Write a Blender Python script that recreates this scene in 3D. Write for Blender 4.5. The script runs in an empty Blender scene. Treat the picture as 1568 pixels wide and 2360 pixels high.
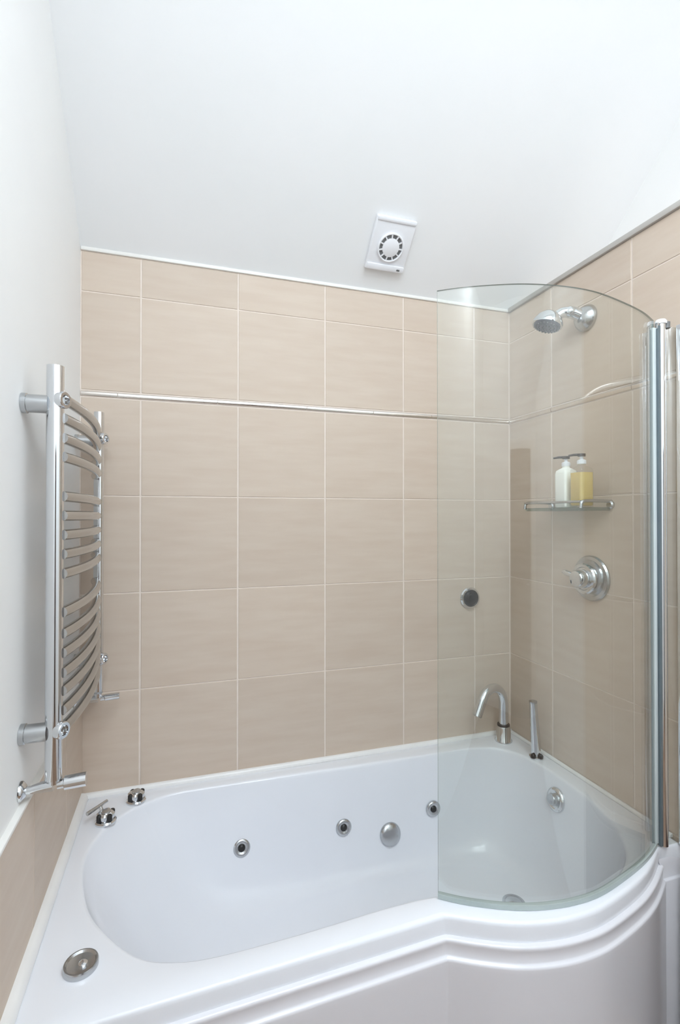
import bpy, bmesh, math, random
from mathutils import Vector, Matrix

# ------------------------------------------------------------------ camera, light, exposure
scene = bpy.context.scene
COL = scene.collection
CAM_Z = 1.5009
cam_data = bpy.data.cameras.new('camera')
cam = bpy.data.objects.new('camera', cam_data); COL.objects.link(cam)
cam.location = (0, 0, CAM_Z)
cam.rotation_euler = (math.radians(90 + 0.473), 0, math.radians(-17.795))
cam_data.sensor_fit = 'HORIZONTAL'; cam_data.sensor_width = 36.0
cam_data.lens = 36.0 * 1147.9 / 1568.0
cam_data.clip_start = 0.02
scene.camera = cam

world = bpy.data.worlds.new('daylight'); scene.world = world
world.use_nodes = True
bg = world.node_tree.nodes['Background']
bg.inputs[0].default_value = (0.80, 0.90, 1.0, 1); bg.inputs[1].default_value = 1.0

def area(name, loc, rot, sx, sy, power, color):
    d = bpy.data.lights.new(name, 'AREA'); d.shape = 'RECTANGLE'; d.size = sx; d.size_y = sy
    d.energy = power; d.color = color
    o = bpy.data.objects.new(name, d); COL.objects.link(o); o.location = loc; o.rotation_euler = rot
    return o
# added overhead fill light, set in an invented roof window out of view
area('overhead_fill_light', (0.55, -0.04, 3.25), (0, 0, 0), 1.05, 0.95, 34, (0.845, 0.935, 1.0))
# two added fill lamps, unseen behind the camera (their fittings are built below)
FILL_GLOBES = [(0.00, -0.74, 3.04), (0.62, -0.74, 3.04)]
for g in FILL_GLOBES:
    d = bpy.data.lights.new('globe_fill_light', 'POINT'); d.shadow_soft_size = 0.11; d.energy = 27; d.color = (0.85, 0.94, 1.0)
    o = bpy.data.objects.new('globe_fill_light', d); COL.objects.link(o); o.location = g
vs = scene.view_settings
vs.view_transform = 'Standard'; vs.look = 'None'; vs.gamma = 1.0; vs.use_curve_mapping = False
vs.exposure = -0.36
scene.cycles.diffuse_bounces = 8
scene.cycles.max_bounces = 16
scene.cycles.transparent_max_bounces = 16
scene.cycles.use_denoising = True

# ------------------------------------------------------------------ measures
D = 1.8549           # face of the tiles on the back wall
XL = -0.3217         # plaster of the left wall
XR = 1.3783          # face of the tiles on the right wall
ZT = 2.408           # top of the tiling / foot of the sloping ceiling
RIM = 0.56
XU = 1.69            # upper right wall, set back behind the tiled one
SL = math.tan(math.radians(43))
CEIL = 3.16
YR = D - (CEIL - ZT) / SL
YB = -1.70           # wall behind the camera

# ------------------------------------------------------------------ materials
def lin(c):
    return tuple(((v / 255) / 12.92 if v / 255 <= 0.04045 else ((v / 255 + 0.055) / 1.055) ** 2.4) for v in c) + (1,)
def new_mat(name):
    m = bpy.data.materials.new(name); m.use_nodes = True
    return m, m.node_tree.nodes, m.node_tree.links, m.node_tree.nodes['Principled BSDF']
def noise_color(N, L, P, c1, c2, scale, stretch=(1, 1, 1), rnd=0.0, detail=4):
    tc = N.new('ShaderNodeTexCoord'); mp = N.new('ShaderNodeMapping'); nz = N.new('ShaderNodeTexNoise')
    mp.inputs['Scale'].default_value = stretch
    nz.inputs['Scale'].default_value = scale; nz.inputs['Detail'].default_value = detail
    mix = N.new('ShaderNodeMix'); mix.data_type = 'RGBA'
    mix.inputs[6].default_value = c1; mix.inputs[7].default_value = c2
    rmp = N.new('ShaderNodeMapRange'); rmp.inputs[1].default_value = 0.3; rmp.inputs[2].default_value = 0.7
    L.new(tc.outputs['Object'], mp.inputs[0])
    if rnd:
        oi = N.new('ShaderNodeObjectInfo'); ad = N.new('ShaderNodeVectorMath'); ad.operation = 'ADD'
        sc = N.new('ShaderNodeMath'); sc.operation = 'MULTIPLY'; sc.inputs[1].default_value = 37.0
        L.new(oi.outputs['Random'], sc.inputs[0])
        L.new(mp.outputs[0], ad.inputs[0]); L.new(sc.outputs[0], ad.inputs[1])
        L.new(ad.outputs[0], nz.inputs['Vector'])
    else:
        L.new(mp.outputs[0], nz.inputs['Vector'])
    L.new(nz.outputs['Fac'], rmp.inputs[0]); L.new(rmp.outputs[0], mix.inputs[0])
    out = mix.outputs[2]
    if rnd:
        hs = N.new('ShaderNodeHueSaturation')
        mr = N.new('ShaderNodeMapRange'); mr.inputs[3].default_value = 1 - rnd; mr.inputs[4].default_value = 1 + rnd
        L.new(oi.outputs['Random'], mr.inputs[0]); L.new(mr.outputs[0], hs.inputs['Value'])
        L.new(out, hs.inputs['Color']); out = hs.outputs[0]
    L.new(out, P.inputs['Base Color'])
    return nz
def plain(name, c1, rough=0.5, c2=None, scale=6, metal=0.0, bump=0.0, stretch=(1, 1, 1), rnd=0.0, coat=0.0, spec=None):
    m, N, L, P = new_mat(name)
    c1 = lin(c1); c2 = lin(c2) if c2 else tuple(min(1, v * 0.95) for v in c1[:3]) + (1,)
    nz = noise_color(N, L, P, c1, c2, scale, stretch, rnd)
    P.inputs['Roughness'].default_value = rough; P.inputs['Metallic'].default_value = metal
    if spec is not None: P.inputs['Specular IOR Level'].default_value = spec
    if coat:
        P.inputs['Coat Weight'].default_value = coat; P.inputs['Coat Roughness'].default_value = 0.05
    if bump:
        b = N.new('ShaderNodeBump'); b.inputs['Strength'].default_value = bump; b.inputs['Distance'].default_value = 0.002
        L.new(nz.outputs['Fac'], b.inputs['Height']); L.new(b.outputs[0], P.inputs['Normal'])
    return m

M = {}
M['paint'] = plain('white_paint', (240, 240, 239), 0.6, (237, 237, 237), 3)
M['paint_ceiling'] = plain('ceiling_paint', (238, 238, 239), 0.65, (235, 236, 237), 2)
M['grout'] = plain('grout', (230, 218, 208), 0.7, (224, 211, 200), 30)
M['tile'] = plain('beige_tile', (207, 192, 177), 0.48, (201, 184, 168), 5, stretch=(1.0, 1.0, 7.0), rnd=0.035, bump=0.05, spec=0.3)
M['trim_white'] = plain('white_trim', (236, 234, 230), 0.35, (230, 228, 224), 8)
M['trim_grey'] = plain('grey_trim', (186, 182, 177), 0.45, (178, 173, 168), 8)
M['sealant'] = plain('white_sealant', (238, 237, 236), 0.3, (232, 231, 230), 12)
M['acrylic'] = plain('white_acrylic', (232, 234, 240), 0.16, (230, 232, 238), 2, spec=0.5)
M['panel'] = plain('white_panel', (226, 225, 230), 0.2, (223, 222, 227), 2, spec=0.5)
M['chrome'] = plain('chrome', (226, 228, 230), 0.07, (220, 222, 225), 4, metal=1.0)
M['chrome_satin'] = plain('satin_chrome', (200, 202, 204), 0.22, (192, 194, 196), 4, metal=1.0)
M['rad_chrome'] = plain('radiator_chrome', (192, 191, 189), 0.13, (184, 183, 182), 4, metal=1.0)
M['strip'] = plain('polished_strip', (232, 226, 220), 0.22, (225, 218, 212), 9, metal=1.0)
M['white_plastic'] = plain('white_plastic', (238, 239, 243), 0.35, (234, 235, 240), 6)
M['grey_plastic'] = plain('grey_plastic', (120, 121, 122), 0.45, (105, 106, 107), 9)
M['dark'] = plain('dark_gap_reflection', (38, 36, 36), 0.4, (30, 28, 28), 9)  # also colours the painted reflections on the valve wheels
M['black_reflection'] = plain('black_reflection', (16, 10, 11), 0.08, (12, 8, 8), 9, spec=0.25)  # dark reflection in the chrome wall fitting, put into the colour
M['dark_head'] = plain('brown_pump', (78, 66, 60), 0.35, (66, 55, 50), 9)
M['lotion'] = plain('white_lotion', (250, 250, 244), 0.35, (247, 247, 240), 9)
M['amber'] = plain('amber_liquid', (228, 202, 130), 0.25, (222, 192, 116), 14)
M['wood_dark'] = plain('dark_wood', (74, 52, 46), 0.35, (60, 40, 35), 5, stretch=(1, 1, 0.15))
M['wood_floor'] = plain('brown_floor', (140, 112, 90), 0.4, (124, 98, 78), 5, stretch=(0.2, 1, 1))
M['face_plate'] = plain('shower_face', (128, 130, 142), 0.35, (116, 118, 130), 20)

def glass_mat(name, tint, refl=1.0):
    # clear pane: straight-through transmission with the tint of the glass, Fresnel mirror on top
    m, N, L, P = new_mat(name); N.remove(P); out = N['Material Output']
    tr = N.new('ShaderNodeBsdfTransparent'); gl = N.new('ShaderNodeBsdfGlossy')
    gl.inputs['Roughness'].default_value = 0.01
    lw = N.new('ShaderNodeFresnel'); geo = N.new('ShaderNodeNewGeometry')
    ior = N.new('ShaderNodeMapRange'); ior.inputs[3].default_value = 1.52; ior.inputs[4].default_value = 1 / 1.52
    L.new(geo.outputs['Backfacing'], ior.inputs[0]); L.new(ior.outputs[0], lw.inputs['IOR'])
    nz = N.new('ShaderNodeTexNoise'); nz.inputs['Scale'].default_value = 3
    mixc = N.new('ShaderNodeMix'); mixc.data_type = 'RGBA'
    mixc.inputs[6].default_value = tint; mixc.inputs[7].default_value = tuple(v * 0.995 for v in tint[:3]) + (1,)
    L.new(nz.outputs['Fac'], mixc.inputs[0]); L.new(mixc.outputs[2], tr.inputs['Color'])
    mu = N.new('ShaderNodeMath'); mu.operation = 'MULTIPLY'; mu.inputs[1].default_value = refl; mu.use_clamp = True
    L.new(lw.outputs[0], mu.inputs[0])
    mx = N.new('ShaderNodeMixShader')
    L.new(mu.outputs[0], mx.inputs[0]); L.new(tr.outputs[0], mx.inputs[1]); L.new(gl.outputs[0], mx.inputs[2])
    L.new(mx.outputs[0], out.inputs['Surface'])
    return m
M['glass'] = glass_mat('clear_glass', (0.950, 0.966, 0.953, 1), 1.5)
M['bottle_glass'] = glass_mat('bottle_glass', (0.985, 0.985, 0.98, 1), 0.7)
M['shelf_glass'] = glass_mat('shelf_glass', (0.72, 0.79, 0.78, 1), 1.6)
M['glass_edge'] = plain('glass_edge', (138, 150, 144), 0.15, (126, 140, 134), 9)
M['seal'] = plain('clear_seal', (176, 186, 184), 0.3, (166, 177, 176), 9)
M['chrome_reflection'] = plain('grey_reflection', (104, 116, 122), 0.25, (96, 108, 114), 9)  # colour of the dark reflection in the chrome screen post
M['seal_pale'] = plain('pale_seal', (206, 216, 218), 0.25, (198, 209, 212), 9)

# ------------------------------------------------------------------ helpers
def link(name, bm, mat, parent=None, smooth=None, mats=None):
    me = bpy.data.meshes.new(name)
    bmesh.ops.recalc_face_normals(bm, faces=bm.faces[:])
    bm.to_mesh(me); bm.free()
    for mm in (mats or [mat]): me.materials.append(mm)
    if smooth is not None:
        for p in me.polygons: p.use_smooth = True
        me.set_sharp_from_angle(angle=math.radians(smooth))
    o = bpy.data.objects.new(name, me); COL.objects.link(o)
    if parent is not None: o.parent = parent
    return o
def thing(name, label, cat, loc=(0, 0, 0), group=None):
    o = bpy.data.objects.new(name, None); COL.objects.link(o); o.location = loc
    o.empty_display_size = 0.05
    o['label'] = label; o['category'] = cat
    if group: o['group'] = group
    return o
def place(child, parent):
    # geometry was written in room coordinates: bring it into the parent's own frame
    child.data.transform(Matrix.Translation(-Vector(parent_origin(parent)))); child.parent = parent
    return child
def parent_origin(p):
    v = Vector(p.location)
    while p.parent: p = p.parent; v += Vector(p.location)
    return v
def part(name, bm, mat, parent, smooth=None, mats=None):
    return place(link(name, bm, mat, None, smooth, mats), parent)
def struct(name, bm, mat, smooth=None):
    o = link(name, bm, mat, None, smooth); o['kind'] = 'structure'
    return o
def box(bm, lo, hi, bevel=0.0, seg=2):
    r = bmesh.ops.create_cube(bm, size=1.0)
    vsx = r['verts']
    for v in vsx:
        v.co = Vector([lo[i] + (v.co[i] + 0.5) * (hi[i] - lo[i]) for i in range(3)])
    if bevel:
        es = list({e for v in vsx for e in v.link_edges})
        bmesh.ops.bevel(bm, geom=es, offset=bevel, segments=seg, affect='EDGES', profile=0.5)
    return bm
def B(lo, hi, bevel=0.0, seg=2): return box(bmesh.new(), lo, hi, bevel, seg)
def frame_of(axis):
    a = Vector(axis).normalized()
    t = Vector((0, 0, 1)) if abs(a.z) < 0.9 else Vector((1, 0, 0))
    u = t.cross(a).normalized(); return u, a.cross(u).normalized(), a
def lathe(bm, origin, axis, prof, n=32, cap=True):
    # prof: list of (radius, distance along axis)
    u, v, a = frame_of(axis); o = Vector(origin); rings = []
    for r, h in prof:
        if r < 1e-6: rings.append([bm.verts.new(o + a * h)])
        else: rings.append([bm.verts.new(o + a * h + (u * math.cos(2 * math.pi * k / n) + v * math.sin(2 * math.pi * k / n)) * r) for k in range(n)])
    for A, Bq in zip(rings, rings[1:]):
        for k in range(n):
            k2 = (k + 1) % n
            if len(A) == 1 and len(Bq) == 1: continue
            if len(A) == 1: bm.faces.new((A[0], Bq[k], Bq[k2]))
            elif len(Bq) == 1: bm.faces.new((A[k], A[k2], Bq[0]))
            else: bm.faces.new((A[k], A[k2], Bq[k2], Bq[k]))
    if cap:
        for R in (rings[0], rings[-1]):
            if len(R) > 2: bm.faces.new(R)
    return bm
def LA(origin, axis, prof, n=32, cap=True): return lathe(bmesh.new(), origin, axis, prof, n, cap)
def tube(bm, pts, r, n=12, cap=True):
    pts = [Vector(p) for p in pts]; rs = r if isinstance(r, (list, tuple)) else [r] * len(pts)
    rings = []; prev = None
    for i, p in enumerate(pts):
        d = (pts[min(i + 1, len(pts) - 1)] - pts[max(i - 1, 0)]).normalized()
        if prev is None: u, v, _ = frame_of(d)
        else:
            u = (prev - d * prev.dot(d)).normalized(); v = d.cross(u)
        prev = u
        rings.append([bm.verts.new(p + (u * math.cos(2 * math.pi * k / n) + v * math.sin(2 * math.pi * k / n)) * rs[i]) for k in range(n)])
    for A, Bq in zip(rings, rings[1:]):
        for k in range(n): bm.faces.new((A[k], A[(k + 1) % n], Bq[(k + 1) % n], Bq[k]))
    if cap: bm.faces.new(rings[0]); bm.faces.new(rings[-1])
    return bm
def TU(pts, r, n=12, cap=True): return tube(bmesh.new(), pts, r, n, cap)
def catmull(pts, per=8, closed=False):
    P = [Vector(p) for p in pts]; n = len(P); out = []
    rng = range(n) if closed else range(n - 1)
    for i in rng:
        p0 = P[(i - 1) % n] if closed or i > 0 else P[0] * 2 - P[1]
        p1 = P[i]; p2 = P[(i + 1) % n]
        p3 = P[(i + 2) % n] if closed or i + 2 < n else P[-1] * 2 - P[-2]
        for k in range(per):
            t = k / per
            out.append(0.5 * ((2 * p1) + (p2 - p0) * t + (2 * p0 - 5 * p1 + 4 * p2 - p3) * t * t + (3 * p1 - p0 - 3 * p2 + p3) * t ** 3))
    if not closed: out.append(P[-1])
    return out
def smooth_line(P, times):
    for _ in range(times):
        P = [P[0]] + [(P[i - 1] + P[i] * 2 + P[i + 1]) / 4 for i in range(1, len(P) - 1)] + [P[-1]]
    return P
def offset_line(P, d):
    # outward is to the right of travel (travel +x, outward -y)
    out = []
    for i, p in enumerate(P):
        t = (P[min(i + 1, len(P) - 1)] - P[max(i - 1, 0)]).normalized()
        out.append(Vector((p.x + t.y * d, p.y - t.x * d)))
    return out
def sweep(bm, path, prof):
    # prof: (outward offset, z)
    rows = [[bm.verts.new((q.x, q.y, z)) for q in offset_line(path, d)] for d, z in prof]
    for A, Bq in zip(rows, rows[1:]):
        for i in range(len(A) - 1): bm.faces.new((A[i], A[i + 1], Bq[i + 1], Bq[i]))
    return rows

# ------------------------------------------------------------------ the room
struct('floor', B((XL - 0.12, YB - 0.12, -0.1), (XU + 0.12, D + 0.12, 0)), M['wood_floor'])
wall_back = struct('wall_back', B((XL - 0.12, D + 0.002, 0), (XU + 0.12, D + 0.12, ZT - 0.004)), M['grout'])
wall_left = struct('wall_left', B((XL - 0.12, YB - 0.12, 0), (XL, D + 0.002, CEIL + 0.2)), M['paint'])
wall_right = struct('wall_right', B((XR + 0.002, 0.5635, 0), (XU, D + 0.002, ZT - 0.004)), M['grout'])
struct('wall_near_right', B((XR, YB, 0), (XU, 0.563, ZT - 0.004)), M['paint'])
struct('wall_upper_right', B((XU, YB - 0.12, ZT - 0.2), (XU + 0.12, D + 0.12, CEIL + 0.2)), M['paint'])
struct('wall_front', B((XL, YB - 0.12, 0), (XU, YB, CEIL + 0.2)), M['paint'])
# dark wooden door behind the camera
d1 = struct('door_1', B((0.42, YB + 0.001, 0.0), (1.18, YB + 0.04, 2.0), 0.003), M['wood_dark'])
bm = bmesh.new()
for lo, hi in (((0.34, YB + .001, 0), (0.415, YB + .03, 2.08)), ((1.185, YB + .001, 0), (1.26, YB + .03, 2.08)), ((0.415, YB + .001, 2.005), (1.185, YB + .03, 2.08))):
    box(bm, lo, hi, 0.004)
part('door_frame', bm, M['trim_white'], d1, 30)
part('door_handle', TU([(1.10, YB + .04, 1.0), (1.10, YB + .09, 1.0), (1.08, YB + .095, 1.0), (0.99, YB + .095, 1.0)], 0.009), M['chrome'], d1, 40)
# ceiling: slope over the bath, flat part with an added, unseen roof window
bm = bmesh.new()
t = 0.14
sl = [(D + 0.12, ZT - 0.12 * SL), (YR, CEIL), (YR, CEIL + t), (D + 0.12, ZT - 0.12 * SL + t / math.cos(math.atan(SL)))]
A = [bm.verts.new((XL - 0.001, y, z)) for y, z in sl]; Bq = [bm.verts.new((XU, y, z)) for y, z in sl]
for i in range(4): bm.faces.new((A[i], A[(i + 1) % 4], Bq[(i + 1) % 4], Bq[i]))
bm.faces.new(A); bm.faces.new(Bq)
rx0, rx1, ry0, ry1 = 0.00, 1.10, -0.50, 0.50
box(bm, (XL, ry1, CEIL), (XU, YR, CEIL + t)); box(bm, (XL, YB, CEIL), (XU, ry0, CEIL + t))
box(bm, (XL, ry0, CEIL), (rx0, ry1, CEIL + t)); box(bm, (rx1, ry0, CEIL), (XU, ry1, CEIL + t))
struct('ceiling', bm, M['paint_ceiling'])
bm = bmesh.new()
for lo, hi in (((rx0, ry0, CEIL + .08), (rx0 + .04, ry1, CEIL + .18)), ((rx1 - .04, ry0, CEIL + .08), (rx1, ry1, CEIL + .18)),
               ((rx0, ry0, CEIL + .08), (rx1, ry0 + .04, CEIL + .18)), ((rx0, ry1 - .04, CEIL + .08), (rx1, ry1, CEIL + .18))):
    box(bm, lo, hi)
w2 = struct('added_window_1', bm, M['white_plastic'])  # unseen frame added around the overhead fill light
part('added_window_pane', B((rx0 + .03, ry0 + .03, CEIL + .14), (rx1 - .03, ry1 - .03, CEIL + .146)), M['glass'], w2)

# added fittings above the two fill lamps, out of view
for g in FILL_GLOBES:
    bm = LA((g[0], g[1], CEIL), (0, 0, -1), [(0.0, 0.0), (0.055, 0.0), (0.055, 0.012), (0.03, 0.028), (0.006, 0.03), (0.006, 0.035), (0.035, 0.036), (0.035, 0.040), (0.0, 0.040)], 24, False)
    struct('fill_globe_mount', bm, M['chrome_satin'], 40)

# ------------------------------------------------------------------ tiles, each one a piece
GV, GH, CH, TH = 0.0060, 0.0040, 0.0011, 0.009
cache = {}
def tile(parent, org, u, v, n, w, h, name='tile', mat='tile', th=TH, gv=GV, gh=GH, ch=CH):
    # org: corner on the face plane (tile front), u/v spans, n outward
    key = (tuple(u), tuple(n), round(w, 4), round(h, 4), name)
    u, v, n = Vector(u), Vector(v), Vector(n)
    if key not in cache:
        bm = bmesh.new(); a0, a1, b0, b1 = -w / 2 + gv / 2, w / 2 - gv / 2, -h / 2 + gh / 2, h / 2 - gh / 2
        def ring(i, d): return [bm.verts.new(u * x + v * y + n * d) for x, y in ((a0 + i, b0 + i), (a1 - i, b0 + i), (a1 - i, b1 - i), (a0 + i, b1 - i))]
        R = [ring(0, -th), ring(0, -ch), ring(ch, 0)]
        for P, Q in zip(R, R[1:]):
            for k in range(4): bm.faces.new((P[k], P[(k + 1) % 4], Q[(k + 1) % 4], Q[k]))
        bm.faces.new(R[2]); bm.faces.new(R[0])
        bmesh.ops.recalc_face_normals(bm, faces=bm.faces[:])
        me = bpy.data.meshes.new(name); bm.to_mesh(me); bm.free(); me.materials.append(M[mat]); cache[key] = me
    o = bpy.data.objects.new(name, cache[key]); COL.objects.link(o)
    o.location = Vector(org) + u * w / 2 + v * h / 2; o.parent = parent
    return o
rows = [(0.237, 0.570), (0.570, 0.903), (0.903, 1.2365), (1.2365, 1.5700), (1.5700, 1.9035), (1.9265, 2.2600), (2.2600, 2.3960)]
cols = [XL + 0.001, -0.1315, 0.2017, 0.5349, 0.8681, 1.2013, XR]
for z0, z1 in rows:
    for x0, x1 in zip(cols, cols[1:]):
        tile(wall_back, (x0, D, z0), (1, 0, 0), (0, 0, 1), (0, -1, 0), x1 - x0, z1 - z0)
ycols = [D - 0.0005, 1.594, 1.230, 0.897, 0.5645]
for z0, z1 in rows:
    for y0, y1 in zip(ycols, ycols[1:]):
        tile(wall_right, (XR, y0, z0), (0, -1, 0), (0, 0, 1), (-1, 0, 0), y0 - y1, z1 - z0)
# low tiling on the left wall, 12 mm proud of the plaster
XT = XL + 0.012
wall_low = struct('wall_lower_left', B((XL + 0.0005, 0.25, 0.0), (XT - 0.002, D - 0.001, 0.884)), M['grout'])
lcols = [D - 0.0005, 1.610, 1.277, 0.944, 0.611, 0.278]
for z0, z1 in ((0.237, 0.555), (0.555, 0.884)):
    for y0, y1 in zip(lcols, lcols[1:]):
        tile(wall_low, (XT, y0, z0), (0, -1, 0), (0, 0, 1), (1, 0, 0), y0 - y1, z1 - z0, gv=0.004)
tl = struct('trim_1', B((XL - 0.001, 0.25, 0.884), (XT + 0.002, D - 0.001, 0.892), 0.002), M['trim_white'], 40)
# trims along the tops of the tiling
struct('trim_2', B((XL + 0.001, D - 0.006, 2.396), (XR - 0.006, D + 0.004, 2.409), 0.003), M['trim_white'], 40)
struct('trim_3', B((XR - 0.010, 0.5635, 2.395), (XR + 0.02, D - 0.001, 2.414), 0.003), M['trim_grey'], 40)
# polished listello between the fifth and sixth rows, in lengths
def strip(parent, p0, p1, n):
    p0, p1, n = Vector(p0), Vector(p1), Vector(n); d = (p1 - p0).normalized(); z = Vector((0, 0, 1))
    bm = bmesh.new(); prof = [(-0.009, 0.007)] + [(0.004 * math.cos(a), 0.0085 * math.sin(a)) for a in [math.radians(q) for q in range(90, -91, -20)]] + [(-0.009, -0.007)]
    L2 = (p1 - p0).length - 0.002; c = (p0 + p1) / 2
    A = [bm.verts.new(-d * L2 / 2 + n * a + z * b) for a, b in prof]; Bq = [bm.verts.new(d * L2 / 2 + n * a + z * b) for a, b in prof]
    for i in range(len(A)): bm.faces.new((A[i], A[(i + 1) % len(A)], Bq[(i + 1) % len(A)], Bq[i]))
    bm.faces.new(A); bm.faces.new(Bq)
    o = link('border_strip', bm, M['strip'], parent, 50); o.location = c
    return o
xs = [XL + 0.002, -0.205, 0.128, 0.461, 0.735, 0.995, XR - 0.002]
for a, b in zip(xs, xs[1:]): strip(wall_back, (a, D, 1.915), (b, D, 1.915), (0, -1, 0))
ys = [D - 0.006, 1.594, 1.230, 0.897, 0.5645]
for a, b in zip(ys, ys[1:]): strip(wall_right, (XR, a, 1.915), (XR, b, 1.915), (-1, 0, 0))

# ------------------------------------------------------------------ bathtub
bulge = smooth_line(catmull([(0.612, 1.043), (0.662, 1.015), (0.750, 0.974), (0.852, 0.953), (0.930, 0.952), (0.993, 0.959), (1.127, 0.993), (1.220, 1.032), (1.297, 1.077)], 6), 8)
straight = [Vector((-0.297 + (0.580 + 0.297) * k / 12, 1.022 + (1.050 - 1.022) * k / 12)) for k in range(13)]
nook = catmull([(0.580, 1.050), (0.597, 1.0495), (0.612, 1.043)], 4)
front = straight[:-1] + nook[:-1] + bulge
X0, X1, Y1 = -0.297, 1.3765, 1.850
outer = front + [Vector((X1, 1.071)), Vector((X1, Y1)), Vector((X0, Y1))]
inner = catmull([(-0.026, 1.787), (0.124, 1.790), (0.432, 1.785), (0.77, 1.776), (0.954, 1.772), (1.120, 1.768), (1.225, 1.738), (1.282, 1.655), (1.302, 1.530), (1.302, 1.390),
                 (1.280, 1.240), (1.215, 1.118), (1.130, 1.047), (1.023, 1.010), (0.897, 1.001), (0.787, 1.026), (0.70, 1.075), (0.62, 1.112), (0.487, 1.119), (0.268, 1.108), (0.077, 1.106),
                 (-0.011, 1.121), (-0.073, 1.149), (-0.130, 1.207), (-0.193, 1.302), (-0.227, 1.399), (-0.244, 1.503), (-0.235, 1.585), (-0.195, 1.678), (-0.125, 1.745)], 5, closed=True)
C = Vector((0.55, 1.42))
fl = []
for k in range(96):
    a = 2 * math.pi * k / 96; ca, sa = math.cos(a), math.sin(a); e = 0.62
    cx = math.copysign(abs(ca) ** e, ca); sy = math.copysign(abs(sa) ** e, sa)
    fx = 0.66 + cx * (0.50 if ca > 0 else 0.46); fy = 1.44 + sy * (0.245 if sa > 0 else (0.235 + 0.09 * max(0, min(1, (fx - 0.45) / 0.4))))
    fl.append(Vector((fx, fy)))
def cast(poly, ang):
    d = Vector((math.cos(ang), math.sin(ang))); best = None
    for i in range(len(poly)):
        p, q = poly[i] - C, poly[(i + 1) % len(poly)] - C; e = q - p
        den = d.x * e.y - d.y * e.x
        if abs(den) < 1e-12: continue
        tt = (p.x * e.y - p.y * e.x) / den; s = (p.x * d.y - p.y * d.x) / den
        if tt > 0 and -1e-9 <= s <= 1 + 1e-9 and (best is None or tt > best): best = tt
    return C + d * best
angs = [2 * math.pi * k / 240 for k in range(240)]
for p in (outer[0], outer[-1], outer[-2], outer[-3], outer[-4], Vector((0.597, 1.0495))):
    q = p - C; angs.append(math.atan2(q.y, q.x) % (2 * math.pi))
angs = sorted(angs); angs = [a for i, a in enumerate(angs) if i == 0 or a - angs[i - 1] > 1e-5]
O = [cast(outer, a) for a in angs]; I = [cast(inner, a) for a in angs]; F = [cast(fl, a) for a in angs]
def toward(P, Q, d): return [p + (q - p).normalized() * d for p, q in zip(P, Q)]
ZF = 0.185
loops = [(O, 0.514), (O, 0.549), (toward(O, I, 0.0018), 0.5545), (toward(O, I, 0.0055), 0.5585), (toward(O, I, 0.012), 0.560)]
loops += [([o + (i - o) * 0.5 for o, i in zip(O, I)], 0.5597)]
loops += [(toward(I, O, 0.012), 0.5595), (toward(I, O, 0.005), 0.5575), (toward(I, O, 0.0012), 0.553), (I, 0.546)]
for s, h in ((.06, .12), (.13, .26), (.20, .40), (.28, .55), (.37, .69), (.47, .81), (.59, .90), (.73, .96), (.88, .99), (1.0, 1.0)):
    loops.append(([i + (f - i) * s for i, f in zip(I, F)], 0.546 + (ZF - 0.546) * h))
for s in (.7, .4, .15): loops.append(([C + (f - C) * s for f in F], ZF - 0.004 * (1 - s)))
bm = bmesh.new()
V = [[bm.verts.new((p.x, p.y, z)) for p in P] for P, z in loops]
n = len(angs)
for A, Bq in zip(V, V[1:]):
    for k in range(n): bm.faces.new((A[k], A[(k + 1) % n], Bq[(k + 1) % n], Bq[k]))
cc = bm.verts.new((C.x, C.y, ZF - 0.004))
for k in range(n): bm.faces.new((V[-1][k], V[-1][(k + 1) % n], cc))
tub = thing('bathtub', 'white P-shaped whirlpool bathtub with curved front in the tiled corner', 'bathtub', (0.55, 1.42, 0))
part('tub_shell', bm, M['acrylic'], tub, 50)
def wall_point(x, y):
    """point on the inside of the tub below the rim, by plan position"""
    a = math.atan2(y - C.y, x - C.x) % (2 * math.pi); r = (Vector((x, y)) - C).length
    prev = None
    for P, z in loops[9:]:
        q = min(range(n), key=lambda k: abs(angs[k] - a)); rr = (P[q] - C).length
        if prev and rr <= r <= prev[0]:
            tt = (prev[0] - r) / max(1e-9, prev[0] - rr); return prev[1] + (z - prev[1]) * tt
        prev = (rr, z)
    return ZF
# front panel with its two mouldings
fp = [p for p in front]
bm = bmesh.new()
sweep(bm, fp, [(-0.004, 0.530), (-0.0035, 0.5165), (0.001, 0.5150), (0.0075, 0.5142), (0.0105, 0.5120), (0.0118, 0.5085), (0.0105, 0.503), (0.0090, 0.492), (0.0095, 0.478), (0.0110, 0.4745), (0.0150, 0.4728), (0.0172, 0.4705), (0.0178, 0.4665), (0.0165, 0.455), (0.0165, 0.012)])
part('front_panel', bm, M['panel'], tub, 60)
bm = bmesh.new()
ep = [Vector((1.292, 1.071)), Vector((1.33, 1.071)), Vector((1.3762, 1.071))]
sweep(bm, ep, [(-0.003, 0.53), (0.0005, 0.515), (0.0005, 0.476), (0.002, 0.4735), (0.006, 0.472), (0.0075, 0.469), (0.0075, 0.012)])
part('end_panel', bm, M['panel'], tub, 60)
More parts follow.
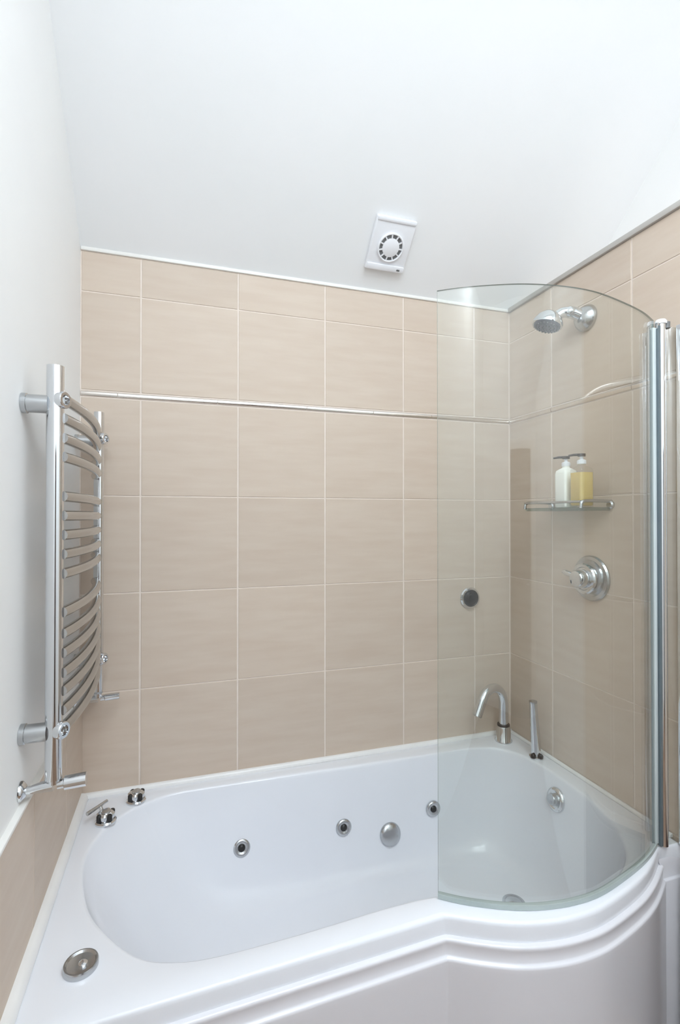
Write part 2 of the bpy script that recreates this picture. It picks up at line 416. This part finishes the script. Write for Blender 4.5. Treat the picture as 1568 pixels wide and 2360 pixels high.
# whirlpool jets on the far inside wall
def inner_wall(px_x, z):
    """find the y on the far inner wall at given x and height"""
    lo, hi = 1.45, 1.80
    for _ in range(40):
        m = (lo + hi) / 2
        if wall_point(px_x, m) < z: lo = m
        else: hi = m
    return lo
def far_normal(x, z):
    y1, y2 = inner_wall(x, z - 0.02), inner_wall(x, z + 0.02)
    return Vector((0, -0.04, (y2 - y1))).normalized()
for x, z in ((0.205, 0.353), (0.577, 0.353), (0.941, 0.362)):
    y = inner_wall(x, z); nrm = far_normal(x, z); o = Vector((x, y, z))
    j = part('water_jet', LA(o, nrm, [(0.0, -0.004), (0.029, -0.004), (0.030, 0.003), (0.027, 0.0075), (0.021, 0.009), (0.017, 0.0085), (0.012, 0.005), (0.0, 0.005)], 28, False), M['chrome_satin'], tub, 45)
    ax = (nrm + Vector((0.1, 0, -0.1))).normalized()
    k = link('jet_nozzle', LA(o, ax, [(0.0135, 0.004), (0.0095, 0.010), (0.006, 0.0112), (0.0, 0.0112)], 20, False), M['dark'], None, 45)
    place(k, j)
x, z = 0.758, 0.300
y = inner_wall(x, z); nrm = far_normal(x, z)
part('suction_cover', LA((x, y, z), nrm, [(0.0, -0.004), (0.041, -0.004), (0.042, 0.004), (0.038, 0.011), (0.028, 0.016), (0.012, 0.0185), (0.0, 0.019)], 32, False), M['chrome_satin'], tub, 45)
# overflow on the end wall
def end_wall(y, z):
    lo, hi = 1.0, 1.32
    for _ in range(40):
        m = (lo + hi) / 2
        if wall_point(m, y) < z: lo = m
        else: hi = m
    return lo
y, z = 1.475, 0.482
xw = end_wall(y, z); nrm = Vector((-0.04, 0, end_wall(y, z + 0.02) - end_wall(y, z - 0.02))).normalized()
ov = part('overflow_cover', LA((xw, y, z), nrm, [(0.0, -0.004), (0.041, -0.004), (0.042, 0.004), (0.039, 0.010), (0.031, 0.013), (0.027, 0.010), (0.024, 0.010), (0.0, 0.010)], 32, False), M['chrome'], tub, 45)
kn = link('overflow_knob', LA((xw, y, z), nrm, [(0.020, 0.009), (0.021, 0.020), (0.017, 0.027), (0.0, 0.029)], 24, True), M['chrome_satin'], None, 45); place(kn, ov)
# waste and little floor jets
part('waste_plug', LA((1.085, 1.443, ZF), (0, 0, 1), [(0.0, -0.004), (0.038, -0.004), (0.038, 0.002), (0.034, 0.0045), (0.028, 0.0035), (0.024, 0.007), (0.0, 0.010)], 32, False), M['chrome_satin'], tub, 45)
part('air_jet', LA((0.28, 1.40, ZF), (0, 0, 1), [(0.0, -0.004), (0.019, -0.004), (0.018, 0.0025), (0.013, 0.0035), (0.011, 0.002), (0.0, 0.002)], 24, False), M['acrylic'], tub, 45)

# white seal strips where the tub meets the tiles
def quarter(name, p0, p1, inward, r, num):
    bm = bmesh.new(); p0, p1, w = Vector(p0), Vector(p1), Vector(inward); z = Vector((0, 0, 1))
    prof = [(0, 0), (r, 0)] + [(r * math.cos(math.radians(q)) ** 0.8, r * math.sin(math.radians(q)) ** 0.8 * 1.1) for q in (20, 40, 60, 75)] + [(0, r * 1.1)]
    A = [bm.verts.new(p0 + w * a + z * b) for a, b in prof]; Bq = [bm.verts.new(p1 + w * a + z * b) for a, b in prof]
    for i in range(len(A)): bm.faces.new((A[i], A[(i + 1) % len(A)], Bq[(i + 1) % len(A)], Bq[i]))
    bm.faces.new(A); bm.faces.new(Bq)
    return struct(name, bm, M['sealant'], 50)
quarter('trim_4', (XT, D, RIM - 0.0005), (XR, D, RIM - 0.0005), (0, -1, 0), 0.013, 4)
quarter('trim_5', (XT, 1.0, RIM - 0.0005), (XT, D - 0.013, RIM - 0.0005), (1, 0, 0), 0.020, 5)
quarter('trim_6', (XR, 1.10, RIM - 0.0005), (XR, D - 0.013, RIM - 0.0005), (-1, 0, 0), 0.009, 6)

# ------------------------------------------------------------------ bath fittings
sp = thing('bath_spout', 'tall chrome swan-neck bath spout at the far corner of the tub', 'tap', (1.293, 1.785, RIM))
sx, sy = 1.293, 1.785
part('spout_base', LA((sx, sy, RIM), (0, 0, 1), [(0.0, 0), (0.035, 0), (0.035, 0.006), (0.030, 0.012), (0.0285, 0.058), (0.026, 0.064), (0.0, 0.064)], 28, False), M['chrome'], sp, 40)
part('collar', LA((sx, sy, RIM + 0.064), (0, 0, 1), [(0.0, 0), (0.0255, 0), (0.0255, 0.007), (0.0, 0.007)], 24, False), M['dark'], sp, 40)
pts = [(sx, sy, RIM + 0.066), (sx, sy, 0.70)]
cr = 0.069
for q in range(0, 161, 12):
    a = math.radians(q); pts.append((sx - cr + cr * math.cos(a), sy - 0.02 * (1 - math.cos(a)), 0.716 + cr * 1.12 * math.sin(a)))
dx = Vector(pts[-1]) - Vector(pts[-2]); pts.append(tuple(Vector(pts[-1]) + dx.normalized() * 0.055))
sn = part('spout_neck', TU(pts, 0.0185, 16), M['chrome'], sp, 40)
ax = dx.normalized()
rg = link('aerator', LA(Vector(pts[-1]) - ax * 0.004, ax, [(0.0, 0), (0.0155, 0), (0.0155, 0.006), (0.0, 0.006)], 20, False), M['chrome_satin'], None, 40); place(rg, sn)

hs = thing('hand_shower', 'slim upright chrome hand shower standing in the tub rim by the end wall', 'hand shower', (1.327, 1.628, RIM))
part('holder', LA((1.327, 1.628, RIM), (0, 0, 1), [(0.0, 0), (0.025, 0), (0.025, 0.004), (0.018, 0.008), (0.0165, 0.020), (0.0, 0.020)], 24, False), M['chrome'], hs, 40)
bm = bmesh.new()
for a in (math.radians(205), math.radians(285)):
    lathe(bm, (1.327 + 0.021 * math.cos(a), 1.628 + 0.021 * math.sin(a), RIM + 0.004), (0, 0, 1), [(0.0, 0), (0.0105, 0), (0.0105, 0.009), (0.006, 0.014), (0.0, 0.014)], 14, False)
part('grip_lug', bm, M['dark'], hs, 40)
part('wand', TU([(1.327, 1.628, RIM + 0.018), (1.325, 1.628, 0.64), (1.319, 1.628, 0.72), (1.316, 1.628, 0.772)], [0.0185, 0.0175, 0.0155, 0.0145], 16), M['chrome'], hs, 40)
part('wand_head', LA((1.3155, 1.628, 0.772), (-0.08, 0, 1), [(0.0, 0), (0.0155, 0), (0.0155, 0.006), (0.0, 0.008)], 18, False), M['chrome_satin'], hs, 40)

def control(name, label, x, y, lever):
    o = thing(name, label, 'bath control', (x, y, RIM))
    part('base_ring', LA((x, y, RIM), (0, 0, 1), [(0.0, 0), (0.031, 0), (0.031, 0.005), (0.027, 0.009), (0.0, 0.010)], 28, False), M['chrome'], o, 40)
    # lobed hand wheel: four notches between four rounded grips
    bm = bmesh.new(); rows = []
    for r0, h in ((0.020, 0.009), (0.0235, 0.016), (0.0235, 0.026), (0.019, 0.031)):
        rows.append([bm.verts.new((x + math.cos(2 * math.pi * k / 48) * r0 * (1 + 0.14 * math.cos(4 * 2 * math.pi * k / 48 + 0.6)), y + math.sin(2 * math.pi * k / 48) * r0 * (1 + 0.14 * math.cos(4 * 2 * math.pi * k / 48 + 0.6)), RIM + h)) for k in range(48)])
    for A, Bq in zip(rows, rows[1:]):
        for k in range(48): bm.faces.new((A[k], A[(k + 1) % 48], Bq[(k + 1) % 48], Bq[k]))
    bm.faces.new(rows[-1]); bm.faces.new(rows[0])
    w = part('hand_wheel', bm, M['chrome'], o, 40)
    bm = bmesh.new()
    for q in range(4):
        a = 2 * math.pi * (q + 0.5) / 4 - 0.15
        lathe(bm, (x + 0.0215 * math.cos(a), y + 0.0215 * math.sin(a), RIM + 0.010), (0, 0, 1), [(0.0, 0), (0.0075, 0), (0.0075, 0.017), (0.005, 0.020), (0.0, 0.020)], 12, False)
    g = link('wheel_reflection', bm, M['dark'], None, 40); place(g, w)  # dark patches paint the reflections in the chrome wheel
    part('cap', LA((x, y, RIM + 0.030), (0, 0, 1), [(0.0, 0), (0.014, 0), (0.013, 0.004), (0.0, 0.006)], 24, False), M['chrome_satin'], o, 40)
    if lever:
        part('stem', LA((x - 0.012, y + 0.012, RIM + 0.020), (-0.3, 0.3, 1), [(0.0, 0), (0.006, 0), (0.006, 0.022), (0.0, 0.022)], 14, False), M['chrome'], o, 40)
        part('lever', TU([(x - 0.050, y - 0.014, RIM + 0.040), (x - 0.027, y + 0.010, RIM + 0.042), (x - 0.001, y + 0.038, RIM + 0.044)], [0.0060, 0.0052, 0.0048], 12), M['chrome_satin'], o, 40)
    return o
control('bath_valve', 'chrome bath valve with a slanting bar lever on the left rim corner', -0.216, 1.688, True)
control('bath_valve', 'small round chrome bath valve without a lever, by the back wall tiles', -0.136, 1.780, False)
ac = thing('air_control', 'large round dished chrome air control on the near left deck of the tub', 'bath control', (-0.195, 1.162, RIM))
part('control_body', LA((-0.195, 1.162, RIM), (0, 0, 1), [(0.0, 0), (0.034, 0), (0.034, 0.009), (0.0325, 0.012), (0.030, 0.012), (0.027, 0.008), (0.015, 0.0055), (0.0, 0.005)], 36, False), M['chrome_satin'], ac, 40)
part('button', LA((-0.191, 1.162, RIM + 0.004), (0, 0, 1), [(0.0, 0), (0.009, 0), (0.009, 0.005), (0.006, 0.007), (0.0, 0.0075)], 20, False), M['chrome'], ac, 40)

# ------------------------------------------------------------------ shower screen
ss = thing('shower_screen', 'curved clear glass shower screen with a chrome hinge post on the tub rim', 'shower screen', (0.95, 1.05, RIM))
gp = smooth_line(catmull([(0.609, 1.104), (0.642, 1.079), (0.690, 1.050), (0.776, 1.010), (0.860, 0.990), (0.940, 0.984), (1.020, 0.992), (1.157, 1.028), (1.230, 1.054), (1.292, 1.084)], 8), 12)
ZG0, ZG1, GT = RIM + 0.006, 2.062, 0.006
bm = bmesh.new()
Po = offset_line(gp, GT / 2); Pi = offset_line(gp, -GT / 2)
R = [[bm.verts.new((p.x, p.y, z)) for p in P] for P, z in ((Po, ZG0), (Po, ZG1), (Pi, ZG1), (Pi, ZG0))]
edge_f = []
for q in range(4):
    A, Bq = R[q], R[(q + 1) % 4]
    for i in range(len(A) - 1):
        f = bm.faces.new((A[i], A[i + 1], Bq[i + 1], Bq[i]))
        if q in (1, 3): f.material_index = 1
for i in (0, -1):
    f = bm.faces.new([R[q][i] for q in range(4)]); f.material_index = 1
part('curved_pane', bm, None, ss, 40, [M['glass'], M['glass_edge']])
bm = bmesh.new()
So, Si = offset_line(gp, 0.0055), offset_line(gp, -0.0055)
R = [[bm.verts.new((p.x, p.y, z)) for p in P] for P, z in ((So, RIM + 0.0005), (So, RIM + 0.012), (Si, RIM + 0.012), (Si, RIM + 0.0005))]
for q in range(4):
    A, Bq = R[q], R[(q + 1) % 4]
    for i in range(len(A) - 1): bm.faces.new((A[i], A[i + 1], Bq[i + 1], Bq[i]))
for i in (0, -1): bm.faces.new([R[q][i] for q in range(4)])
part('bottom_seal', bm, M['seal'], ss, 40)
px_, py_ = 1.316, 1.078
part('hinge_post', LA((px_, py_, RIM + 0.004), (0, 0, 1), [(0.0, 0), (0.0125, 0), (0.0125, 1.488), (0.0, 1.488)], 32, False), M['chrome'], ss, 40)
part('edge_seal', B((1.284, 1.076, RIM + 0.012), (1.2965, 1.088, 2.040), 0.002), M['seal_pale'], ss, 40)
part('post_reflection', B((1.297, 1.069, RIM + 0.006), (1.305, 1.083, 2.045), 0.001), M['chrome_reflection'], ss, 40)  # painted strip for the dark reflection in the chrome post
cp = part('post_cap', LA((px_, py_, 2.052), (0, 0, 1), [(0.0, 0), (0.0155, 0), (0.0155, 0.008), (0.012, 0.013), (0.0, 0.014)], 28, False), M['white_plastic'], ss, 40)
part('hinge_block', B((1.296, 1.071, 2.036), (1.308, 1.083, 2.054), 0.002), M['chrome_satin'], ss, 40)
part('hinge_pin', LA((1.331, 1.071, 2.040), (0, 0, 1), [(0.0, 0), (0.008, 0), (0.008, 0.018), (0.0, 0.02)], 16, False), M['grey_plastic'], ss, 40)
part('side_pane', B((1.327, 1.0700, ZG0), (1.3765, 1.0755, 2.046)), M['glass'], ss)
part('wall_channel', B((1.3625, 1.040, RIM + 0.002), (XR - 0.0005, 1.0695, 2.052), 0.002), M['chrome'], ss, 40)

# ------------------------------------------------------------------ towel radiator
rd = thing('towel_radiator', 'chrome ladder towel radiator with bowed bars on the left white wall', 'radiator', (XL, 1.5, 0.92))
FX, FY, RX, RY = -0.2585, 1.215, -0.252, 1.778
part('post', TU([(FX, FY, 0.936), (FX, FY, 1.826)], 0.0172, 24), M['chrome'], rd, 40)
part('post', TU([(RX, RY, 0.936), (RX, RY, 1.838)], 0.0155, 24), M['chrome'], rd, 40)
zf = [1.756, 1.714, 1.671, 1.630, 1.544, 1.502, 1.460, 1.418, 1.376, 1.292, 1.246, 1.204, 1.161, 1.122, 1.080, 1.040]
for zb in zf:
    pts = []
    for k in range(15):
        tt = k / 14; bow = 0.028 * (1 - (2 * tt - 1) ** 2) ** 0.9
        pts.append((FX + 0.014 + (RX - 0.010 - FX - 0.014) * tt + bow, FY + (RY - 0.008 - FY) * tt, zb))
    b = part('bar', TU(pts, 0.0118, 12), M['rad_chrome'], rd, 40)
for zb in (1.752, 1.040):
    for X, Y in ((FX, FY), (RX, RY)):
        part('end_cap', LA((X + 0.010, Y - 0.003, zb), (1, -0.55, 0), [(0.0, 0), (0.0185, 0), (0.0185, 0.012), (0.0165, 0.0145), (0.011, 0.0145), (0.0095, 0.006), (0.0, 0.006)], 20, False), M['chrome'], rd, 40)
for zb in (1.742, 1.038):
    for X, Y in ((FX, FY), (RX, RY)):
        br = part('wall_bracket', LA((XL, Y, zb), (1, 0, 0), [(0.0, 0.0005), (0.0215, 0.0005), (0.0215, 0.010), (0.0195, 0.011), (0.0195, X - XL - 0.012), (0.0, X - XL - 0.012)], 24, False), M['chrome_satin'], rd, 40)
def rad_valve(X, Y, Z, front):
    v = part('valve', TU([(X, Y, 0.940), (X, Y, Z)], 0.012, 16), M['chrome'], rd, 40)
    k = link('valve_nut', LA((X, Y, Z + 0.014), (0, 0, 1), [(0.0, 0), (0.0155, 0), (0.0155, 0.014), (0.0, 0.014)], 6, False), M['chrome_satin'], None, 30); place(k, v)
    k = link('valve_head', TU([(X + 0.008, Y, Z - 0.004), (X + 0.020, Y, Z - 0.003), (X + 0.022, Y, Z - 0.003), (X + 0.064, Y, Z - 0.001)], [0.010, 0.010, 0.0145, 0.0145] if front else [0.009, 0.009, 0.011, 0.011], 20), M['chrome'], None, 40); place(k, v)
    k = link('tail_pipe', TU([(X, Y, Z - 0.004), (X - 0.02, Y, Z - 0.005), (X - 0.044, Y, Z - 0.008), (XL + 0.001, Y, Z - 0.008)], [0.0125, 0.0115, 0.0085, 0.0085], 14), M['chrome'], None, 40); place(k, v)
    k = link('pipe_rose', LA((XL, Y, Z - 0.008), (1, 0, 0), [(0.0, 0.001), (0.021, 0.001), (0.020, 0.005), (0.011, 0.012), (0.0, 0.012)], 24, False), M['chrome'], None, 40); place(k, v)
rad_valve(FX, FY, 0.926, True)
rad_valve(RX, RY, 0.915, False)

# ------------------------------------------------------------------ extractor fan on the slope
cs, sn_ = math.cos(math.radians(43)), math.sin(math.radians(43))
FC = Vector((0.7505, D - 0.122, ZT + 0.122 * SL))
Rm = Matrix(((1, 0, 0), (0, -cs, -sn_), (0, sn_, -cs))).to_4x4()   # local x along wall, y up the slope, z out of the slope
fan = thing('extractor_fan', 'white square bathroom extractor fan on the sloping ceiling', 'fan', FC)
fan.matrix_world = Matrix.Translation(FC) @ Rm
def fpart(name, bm, mat, parent=fan, smooth=35):
    o = link(name, bm, mat, parent, smooth); return o
fpart('housing', B((-0.079, -0.083, 0.0005), (0.079, 0.103, 0.018), 0.005, 3), M['white_plastic'])
fpart('top_band', B((-0.076, 0.088, 0.016), (0.076, 0.101, 0.022), 0.004, 2), M['white_plastic'])
fpart('bottom_band', B((-0.077, -0.081, 0.016), (0.077, -0.058, 0.024), 0.004, 2), M['white_plastic'])
fpart('outlet_ring', LA((0, 0.004, 0.016), (0, 0, 1), [(0.0, 0.0), (0.052, 0.0), (0.052, 0.008), (0.0485, 0.010), (0.0455, 0.008), (0.0455, 0.003), (0.0, 0.003)], 40, False), M['white_plastic'])
fpart('grille_gap', LA((0, 0.004, 0.019), (0, 0, 1), [(0.0, 0.0005), (0.0445, 0.0005), (0.0445, 0.0015), (0.0, 0.0015)], 40, False), M['grey_plastic'])
fpart('centre_disc', LA((0, 0.004, 0.020), (0, 0, 1), [(0.0, 0), (0.033, 0), (0.033, 0.004), (0.029, 0.006), (0.0, 0.0065)], 32, False), M['white_plastic'])
for q in range(11):
    a = 2 * math.pi * q / 11; bm = B((0.026, -0.0022, 0.0205), (0.047, 0.0022, 0.0245))
    bm.transform(Matrix.Translation((0, 0.004, 0)) @ Matrix.Rotation(a, 4, 'Z')); fpart('grille_spoke', bm, M['white_plastic'])
fpart('indicator', B((0.047, -0.074, 0.0235), (0.060, -0.068, 0.0255), 0.001), M['grey_plastic'])

# ------------------------------------------------------------------ shower head, valve, plate
sh = thing('fixed_shower', 'round chrome shower head on a short arm high on the right tiled wall', 'shower head', (XR, 1.415, 2.205))
part('wall_rose', LA((XR, 1.415, 2.205), (-1, 0, 0), [(0.0, 0.0005), (0.047, 0.0005), (0.047, 0.006), (0.043, 0.016), (0.033, 0.028), (0.020, 0.037), (0.0, 0.041)], 36, False), M['chrome_satin'], sh, 50)
part('arm', TU(catmull([(XR - 0.03, 1.418, 2.213), (1.325, 1.427, 2.224), (1.298, 1.440, 2.226), (1.278, 1.450, 2.214)], 5), [0.021] * 8 + [0.018] * 8, 16), M['chrome'], sh, 50)
part('swivel_ball', LA((1.318, 1.429, 2.205), (0, 0, 1), [(0.0, 0.0), (0.012, 0.004), (0.019, 0.012), (0.023, 0.020), (0.020, 0.028), (0.012, 0.036), (0.0, 0.040)], 24, False), M['chrome'], sh, 60)
hax = Vector((-0.30, 0.05, -1)).normalized(); ho = Vector((1.262, 1.460, 2.232))
head = part('head_dome', LA(ho, hax, [(0.0, 0), (0.016, 0.001), (0.028, 0.008), (0.042, 0.022), (0.051, 0.040), (0.0525, 0.050), (0.050, 0.056), (0.045, 0.055)], 36, False), M['chrome'], sh, 50)
fp_ = link('spray_face', LA(ho, hax, [(0.0465, 0.050), (0.045, 0.057), (0.030, 0.060), (0.0, 0.062)], 36, True), M['face_plate'], None, 30); place(fp_, head)
bm = bmesh.new(); u_, v_, a_ = frame_of(hax)
for rr, cnt in ((0.014, 8), (0.026, 14), (0.037, 20)):
    for k in range(cnt):
        aa = 2 * math.pi * k / cnt
        lathe(bm, ho + hax * 0.0585 + (u_ * math.cos(aa) + v_ * math.sin(aa)) * rr, hax, [(0.0022, 0), (0.0018, 0.005), (0.0, 0.0055)], 6, False)
nz_ = link('spray_nozzles', bm, M['grey_plastic'], None, 40); nz_['kind'] = 'stuff'; place(nz_, head)

sv = thing('shower_valve', 'large round chrome shower valve with a lever below the bottle shelf', 'shower valve', (XR, 1.396, 1.283))
vo = (XR, 1.396, 1.283)
part('back_plate', LA(vo, (-1, 0, 0), [(0.0, 0.0005), (0.079, 0.0005), (0.080, 0.006), (0.076, 0.012), (0.066, 0.015), (0.058, 0.012), (0.0, 0.012)], 48, False), M['chrome_satin'], sv, 35)
part('temperature_ring', LA(vo, (-1, 0, 0), [(0.0, 0.012), (0.054, 0.012), (0.054, 0.038), (0.050, 0.043), (0.041, 0.043), (0.038, 0.039), (0.0, 0.039)], 40, False), M['chrome'], sv, 35)
part('knob', LA(vo, (-1, 0, 0), [(0.0, 0.038), (0.034, 0.038), (0.032, 0.066), (0.027, 0.074), (0.014, 0.078), (0.0, 0.079)], 32, False), M['chrome'], sv, 35)
part('valve_lever', TU([(XR - 0.034, 1.435, 1.288), (XR - 0.038, 1.458, 1.292), (XR - 0.042, 1.476, 1.296), (XR - 0.044, 1.486, 1.298)], [0.009, 0.0095, 0.0110, 0.008], 14), M['chrome'], sv, 40)

wp = thing('round_wall_fitting', 'round chrome fitting with a painted dark reflection on the back wall seen through the glass', 'wall fitting', (1.174, D, 1.153))
part('rim', LA((1.174, D, 1.153), (0, -1, 0), [(0.0, 0.0005), (0.045, 0.0005), (0.046, 0.007), (0.042, 0.013), (0.036, 0.014), (0.034, 0.011), (0.0, 0.011)], 40, False), M['chrome'], wp, 35)
part('dark_reflection', LA((1.174, D, 1.153), (0, -1, 0), [(0.0, 0.010), (0.034, 0.010), (0.033, 0.015), (0.026, 0.020), (0.014, 0.0225), (0.0, 0.023)], 36, False), M['black_reflection'], wp, 50)  # black dome paints what the chrome would mirror

# ------------------------------------------------------------------ shelf and bottles
sf = thing('wall_shelf', 'small glass shelf with chrome rail on the right tiled wall, holding two bottles', 'shelf', (XR, 1.455, 1.53))
ZS = 1.531
part('shelf_plate', B((1.252, 1.312, ZS - 0.012), (XR - 0.004, 1.590, ZS), 0.002), M['shelf_glass'], sf, 40)
for y in (1.312, 1.590):
    part('bracket', TU(catmull([(XR - 0.001, y, ZS + 0.020), (1.290, y, ZS + 0.021), (1.256, y, ZS + 0.017), (1.250, y, ZS - 0.004)], 4), 0.0055, 10), M['chrome_satin'], sf, 40)
    part('wall_boss', LA((XR, y, ZS + 0.008), (-1, 0, 0), [(0.0, 0.0005), (0.014, 0.0005), (0.014, 0.008), (0.010, 0.012), (0.0, 0.012)], 20, False), M['chrome_satin'], sf, 40)
part('front_rail', TU([(1.250, 1.312, ZS + 0.018), (1.250, 1.590, ZS + 0.018)], 0.0042, 10), M['chrome_satin'], sf, 40)

def rsq(bm, cx, cy, z, w, r=0.3, n=32, e=0.32):
    out = []
    for k in range(n):
        a = 2 * math.pi * k / n; ca, sa = math.cos(a), math.sin(a)
        out.append(bm.verts.new((cx + math.copysign(abs(ca) ** e, ca) * w, cy + math.copysign(abs(sa) ** e, sa) * w, z)))
    return out
def loft_sq(cx, cy, prof, caps=True):
    bm = bmesh.new(); rows_ = [rsq(bm, cx, cy, z, w, e=e) for w, z, e in prof]
    for A, Bq in zip(rows_, rows_[1:]):
        for k in range(32): bm.faces.new((A[k], A[(k + 1) % 32], Bq[(k + 1) % 32], Bq[k]))
    if caps: bm.faces.new(rows_[0]); bm.faces.new(rows_[-1])
    return bm
def bottle(label, cx, cy, liquid, fill, hw=0.031, hh=0.135):
    z = ZS + 0.0005
    b = thing('pump_bottle', label, 'bottle', (cx, cy, z), 'pump bottles on the glass shelf')
    part('bottle_body', loft_sq(cx, cy, [(hw * 0.9, z, .35), (hw, z + 0.004, .32), (hw, z + hh - 0.016, .32), (hw * 0.93, z + hh - 0.006, .38), (hw * 0.68, z + hh, .55), (0.013, z + hh + 0.004, 1.0), (0.0125, z + hh + 0.012, 1.0)]), M['bottle_glass' if fill < 0.9 else 'lotion'], b, 40)
    if fill < 0.9: part('liquid', loft_sq(cx, cy, [(hw * 0.86, z + 0.005, .35), (hw * 0.94, z + 0.008, .32), (hw * 0.94, z + hh * fill, .32)]), M[liquid], b, 40)
    p = part('pump_collar', LA((cx, cy, z + hh + 0.010), (0, 0, 1), [(0.0, 0), (0.0145, 0), (0.0145, 0.012), (0.010, 0.015), (0.0055, 0.016), (0.0055, 0.030), (0.0, 0.030)], 20, False), M['white_plastic'], b, 40)
    bm = LA((cx, cy, z + hh + 0.036), (0, 0, 1), [(0.0, 0), (0.0125, 0), (0.0125, 0.009), (0.0, 0.011)], 18, False)
    tube(bm, [(cx, cy, z + hh + 0.042), (cx - 0.018, cy + 0.016, z + hh + 0.0425), (cx - 0.030, cy + 0.028, z + hh + 0.040)], [0.0045, 0.0042, 0.0032], 10)
    part('pump_head', bm, M['dark_head'], b, 40)
    return b
bottle('white lotion pump bottle standing on the glass shelf, left of the amber one', 1.296, 1.428, 'lotion', 0.96, 0.028)
bottle('amber liquid soap pump bottle on the glass shelf, right of the white one', 1.292, 1.352, 'amber', 0.86, 0.0285)

# ------------------------------------------------------------------ dark cabinet just past the end of the tub
cb = thing('wooden_cabinet', 'dark brown wooden cabinet at the far right past the tub end', 'cabinet', (1.22, 0.84, 0))
part('cabinet_body', B((1.346, 0.60, 0.0), (XR - 0.0015, 1.040, 0.545), 0.003), M['wood_dark'], cb, 40)
dr = part('cabinet_door', B((1.334, 0.61, 0.03), (1.345, 1.030, 0.535), 0.003), M['wood_dark'], cb, 40)
kb = link('door_knob', LA((1.334, 0.66, 0.42), (-1, 0, 0), [(0.0, 0), (0.006, 0), (0.006, 0.010), (0.012, 0.014), (0.012, 0.020), (0.0, 0.022)], 18, False), M['chrome'], None, 40); place(kb, dr)
